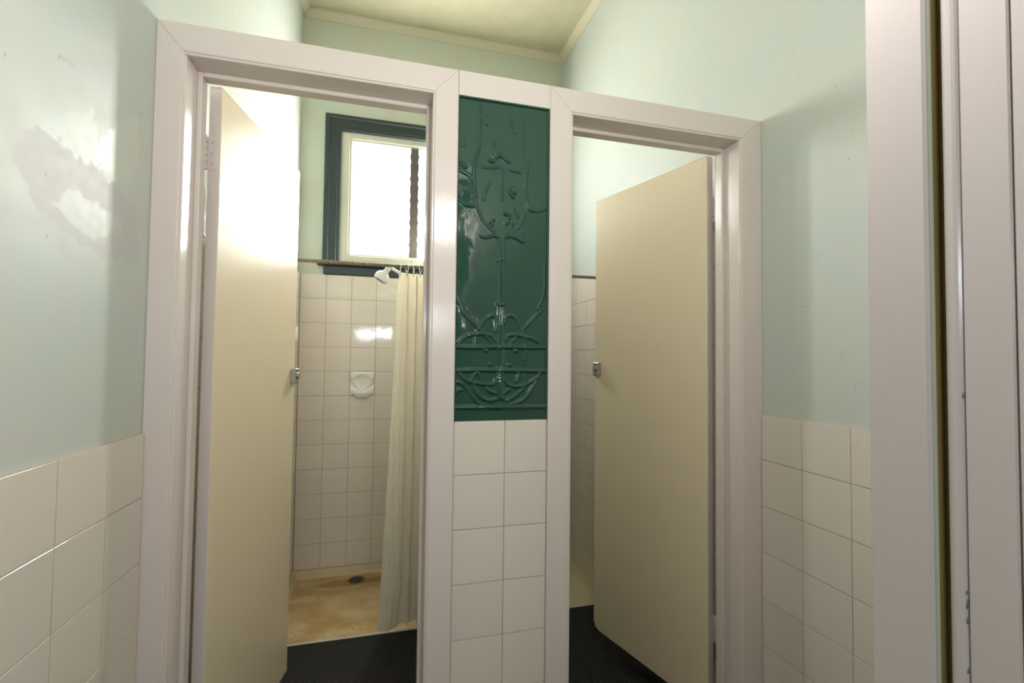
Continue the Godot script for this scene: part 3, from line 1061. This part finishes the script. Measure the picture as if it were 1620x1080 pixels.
	tile_field(lw, Vector3(0.0005, 0, 0), Vector3.BACK, Vector3.RIGHT, [0.002, 0.1493, 0.3037, 0.456, 0.6085, 0.761, 0.9135, 1.0], down(1.168, 0.0))
	# tiled part inside the left shower, on a thicker bed
	bar("grout_bed", Vector3(0, 0, -1.86), Vector3(0.0165, 1.864, -0.12), M.grout, lw, 0.0)
	tile_field(lw, Vector3(0.0125, 0, -1.848), Vector3.BACK, Vector3.RIGHT, steps(0.0, 11, S), down(1.864, 0.034))

	var rw := struct("wall_right", "mint green painted wall with nail holes above white tiles", "wall", Vector3(RIGHT_X, 0, 0))
	rw.rotation.y = RIGHT_TURN
	M.wall_r = wall_paint(202, [], [Vector2(0.136, 2.344), Vector2(0.147, 2.265), Vector2(0.274, 2.153), Vector2(0.029, 2.258), Vector2(0.047, 2.216), Vector2(-0.15, 2.292), Vector2(-0.711, 2.785), Vector2(0.325, 2.0), Vector2(0.311, 1.925), Vector2(0.244, 1.949)],
		[[Vector2(0.216, 1.688), Vector2(0.208, 1.657)], [Vector2(0.192, 1.578), Vector2(0.19, 1.54)], [Vector2(0.286, 1.386), Vector2(0.282, 1.356)], [Vector2(0.326, 1.3), Vector2(0.32, 1.277)], [Vector2(0.147, 1.523), Vector2(0.181, 1.522)]])
	slab("plaster", Vector3(0, 0, -2.0), Vector3(0.12, CEIL, 1.02), M.wall_r, rw)
	bar("grout_bed", Vector3(-0.0045, 0, 0.0), Vector3(0, 1.1755, 1.0), M.grout, rw, 0.0)
	tile_field(rw, Vector3(-0.0005, 0, 0), Vector3.FORWARD, Vector3.LEFT, [-1.0, -0.929, -0.776, -0.6235, -0.471, -0.3128, -0.157, -0.002], down(1.176, 0.0))
	bar("grout_bed", Vector3(-0.0095, 0, -1.86), Vector3(0, 1.864, -0.12), M.grout, rw, 0.0)
	tile_field(rw, Vector3(-0.0055, 0, 0), Vector3.FORWARD, Vector3.LEFT, steps(0.172, 11, S), down(1.864, 0.034))

	# back wall round the window opening
	var bw := struct("wall_back", "pale green back wall above white shower tiles", "wall")
	bar("plaster", Vector3(-0.70, 0, BACK_Z - 0.12), Vector3(1.40, 1.94, BACK_Z), M.mint, bw, 0.0)
	bar("plaster", Vector3(-0.70, 2.81, BACK_Z - 0.12), Vector3(1.40, CEIL, BACK_Z), M.mint, bw, 0.0)
	bar("plaster", Vector3(-0.70, 1.94, BACK_Z - 0.12), Vector3(-0.302, 2.81, BACK_Z), M.mint, bw, 0.0)
	bar("plaster", Vector3(0.407, 1.94, BACK_Z - 0.12), Vector3(1.40, 2.81, BACK_Z), M.mint, bw, 0.0)
	bar("grout_bed", Vector3(-0.53, 0, BACK_Z), Vector3(0.30, 1.8635, BACK_Z + 0.0085), M.grout, bw, 0.0)
	bar("grout_bed", Vector3(0.36, 0, BACK_Z), Vector3(1.21, 1.8635, BACK_Z + 0.0085), M.grout, bw, 0.0)
	tile_field(bw, Vector3(-0.5189, 0, BACK_Z + 0.0045), Vector3.RIGHT, Vector3.BACK, [0.0, S, 2 * S, 3 * S, 4 * S, 5 * S, 0.806], down(1.864, 0.034), Vector2i(2, 4))
	tile_field(bw, Vector3(0.372, 0, BACK_Z + 0.0045), Vector3.RIGHT, Vector3.BACK, steps(0.0, 5, S), down(1.864, 0.034))

	# partition core, and the wall between the two showers
	var pw := struct("wall_middle", "narrow partition between the two doors, lower part white tiled", "wall")
	bar("stud_wall", Vector3(0.142, 0, -0.113), Vector3(0.518, PART_TOP, -0.0165), M.oil, pw, 0.002)
	bar("stud_wall", Vector3(-0.56, HEAD + 0.018, -0.113), Vector3(0.142, PART_TOP, -0.0165), M.oil_head, pw, 0.002)
	bar("stud_wall", Vector3(0.518, HEAD + 0.018, -0.113), Vector3(1.24, PART_TOP, -0.0165), M.oil_head, pw, 0.002)
	bar("head_board", Vector3(0.1907, HEAD, -0.0170), Vector3(0.4681, PART_TOP, -0.0008), M.oil_head, pw, 0.0012)
	bar("grout_bed", Vector3(0.19, 0, -0.0165), Vector3(0.469, 1.1735, -0.0115), M.grout, pw, 0.0)
	tile_field(pw, Vector3(0, 0, -0.0150), Vector3.RIGHT, Vector3.BACK, [0.1908, 0.3395, 0.4680], down(1.1755, 0.0))
	var dw := struct("wall_divider", "pale green wall between the two shower cubicles", "wall")
	bar("plaster", Vector3(0.300, 0, BACK_Z), Vector3(0.360, PART_TOP, -0.113), M.mint, dw, 0.002)

	# front wall round the doorway and the hall behind the camera
	var fw := struct("wall_front", "mint painted wall holding the doorway into the washroom", "wall")
	bar("plaster", Vector3(-0.70, 0, 1.014), Vector3(-0.556, CEIL, 1.170), M.mint, fw, 0.0)
	bar("plaster", Vector3(0.446, 0, 1.014), Vector3(1.40, CEIL, 1.170), M.mint, fw, 0.0)
	bar("plaster", Vector3(-0.556, 2.352, 1.014), Vector3(0.446, CEIL, 1.170), M.mint, fw, 0.0)
	var hl := struct("wall_hall", "pale walls of the hall outside the doorway", "wall")
	bar("plaster", Vector3(-1.55, 0, 1.05), Vector3(-1.45, CEIL, 3.1), M.mint, hl, 0.0)
	bar("plaster", Vector3(1.75, 0, 1.05), Vector3(1.85, CEIL, 3.1), M.mint, hl, 0.0)
	bar("plaster", Vector3(-1.50, 0, 1.05), Vector3(-0.70, CEIL, 1.15), M.mint, hl, 0.0)
	bar("plaster", Vector3(1.40, 0, 1.05), Vector3(1.80, CEIL, 1.15), M.mint, hl, 0.0)
	bar("plaster", Vector3(-1.55, 0, 3.0), Vector3(1.85, 1.62, 3.1), M.mint, hl, 0.0)
	bar("plaster", Vector3(-1.55, 1.76, 3.0), Vector3(1.85, CEIL, 3.1), M.mint, hl, 0.0)
	bar("plaster", Vector3(-1.55, 1.62, 3.0), Vector3(-0.46, 1.76, 3.1), M.mint, hl, 0.0)
	bar("plaster", Vector3(0.50, 1.62, 3.0), Vector3(1.85, 1.76, 3.1), M.mint, hl, 0.0)
	var hw := struct("window_2", "unseen wide low window in the hall wall, placed to glint on the shower tiles", "window")
	bar("window_pane", Vector3(-0.46, 1.62, 2.975), Vector3(0.50, 1.76, 2.985), M.unseen_hall_pane, hw, 0.0)  # out of view; size and glow chosen for glints on tiles and panel
	for e: Array in [[Vector3(-0.50, 1.585, 2.965), Vector3(0.54, 1.625, 3.0)], [Vector3(-0.50, 1.755, 2.965), Vector3(0.54, 1.795, 3.0)], [Vector3(-0.50, 1.625, 2.965), Vector3(-0.455, 1.755, 3.0)], [Vector3(0.495, 1.625, 2.965), Vector3(0.54, 1.755, 3.0)]]:
		bar("window_frame", e[0], e[1], M.sash, hw, 0.002)

	# cornices
	var zl := BACK_Z
	var cl := Vector3(LEFT_X + 0.0189, CEIL, zl)
	var cr := Vector3(RIGHT_X - 0.0214, CEIL, zl)
	cornice("trim_5", "cream cornice along the back wall under the ceiling", cl, cr, Vector3(1, 0, 1), Vector3(-1, 0, 1))
	cornice("trim_6", "cream cornice along the left wall under the ceiling", cl, Vector3(LEFT_X - 0.0103, CEIL, 1.014), Vector3(1, 0, 1), Vector3(1, 0, 0))
	cornice("trim_7", "cream cornice along the right wall under the ceiling", cr, Vector3(RIGHT_X + 0.0117, CEIL, 1.014), Vector3(-1, 0, 1), Vector3(-1, 0, 0))

	# ---- frames and doors
	door_frame("trim_1", "off-white painted frame of the doorway to the curtained shower", -0.4981, 0.0614, 0.1228, 0.0674)
	door_frame("trim_2", "off-white painted frame of the doorway beside the right wall", 0.5385, 0.0699, 1.1540, 0.0844)
	door("door_1", "cream flush door opened into the shower with the window", Vector3(-0.4535, 0, -0.138), deg_to_rad(-9.7), -1.0, [1.914, 0.22], 1.272)
	door("door_2", "cream flush door opened in the doorway beside the right wall", Vector3(1.122, 0, -0.135), deg_to_rad(15.66), 1.0, [1.908, 0.396], 1.306)
	near_doorway()
	window()

	# ---- showers
	var t1 := struct("shower_floor_1", "ochre stained cement shower floor with a white edge strip", "shower floor")
	slab("base", Vector3(-0.545, -0.030, -1.858), Vector3(0.300, -0.012, -1.100), M.tray, t1)
	var t2 := struct("shower_floor_2", "clean cream shower floor in the right cubicle", "shower floor")
	slab("base", Vector3(0.360, -0.030, -1.858), Vector3(1.222, -0.012, -1.100), M.tray_clean, t2)
	for e: Array in [[t1, M.tray, -0.530, 0.300], [t2, M.tray_clean, 0.360, 1.212]]:
		# sloping skirt from the floor up to the tiles
		var a := PackedVector3Array()
		var b := PackedVector3Array()
		for c: Vector2 in [Vector2(0.006, 0.034), Vector2(0.016, 0.030), Vector2(0.030, 0.004), Vector2(0.046, -0.0115), Vector2(0.046, -0.02), Vector2(0.006, -0.02)]:
			a.append(Vector3(e[2], c.y, BACK_Z + c.x))
			b.append(Vector3(e[3], c.y, BACK_Z + c.x))
		part("skirt", loft(a, b), M.tray_skirt if e[2] < 0.0 else M.tray_clean, e[0])
		a = PackedVector3Array()
		b = PackedVector3Array()
		var lft: bool = e[2] < 0.0
		for c: Vector2 in [Vector2(0.0, 0.034), Vector2(0.010, 0.030), Vector2(0.024, 0.004), Vector2(0.040, -0.0115), Vector2(0.040, -0.02), Vector2(0.0, -0.02)]:
			a.append(Vector3(-0.5265 + c.x if lft else 1.2095 - c.x, c.y, BACK_Z + 0.006))
			b.append(Vector3(-0.5345 + c.x if lft else 1.2165 - c.x, c.y, -1.112))
		part("skirt", loft(a, b), M.tray_skirt if e[2] < 0.0 else M.tray_clean, e[0])
		bar("edge_strip", Vector3(e[2] - 0.012 if lft else e[2], -0.02, -1.112), Vector3(e[3] if lft else e[3] + 0.006, 0.004, -1.100), M.trim, e[0], 0.0015)
	drain()
	soap_dish(-0.5189 + 2 * S, 1.864 - 4 * S)
	for e: Array in [["brown weathered curtain rod crossing below the window sill", -0.522, 0.300], ["brown weathered curtain rod across the right shower", 0.360, 1.2135]]:
		var r := thing("curtain_rod", e[0], "curtain rod", Vector3(e[1], 1.808, -1.10), "curtain rods")
		var l: float = e[2] - e[1]
		part("rod", tube([Vector3(0, 0, 0), Vector3(l / 2, 0, 0), Vector3(l, 0, 0)], 0.0085, 14), M.rod, r)
		for x: float in [0.0, l]:
			part("socket", lathe([Vector2(0.009, 0), Vector2(0.018, 0), Vector2(0.016, 0.004), Vector2(0.012, 0.012), Vector2(0.009, 0.012)], 18), M.dull, r, Vector3(x, 0, 0)).rotation.z = -PI / 2 if x < 0.1 else PI / 2
	curtain()
	shower_head()
	pressed_panel()
	unseen_lamp()
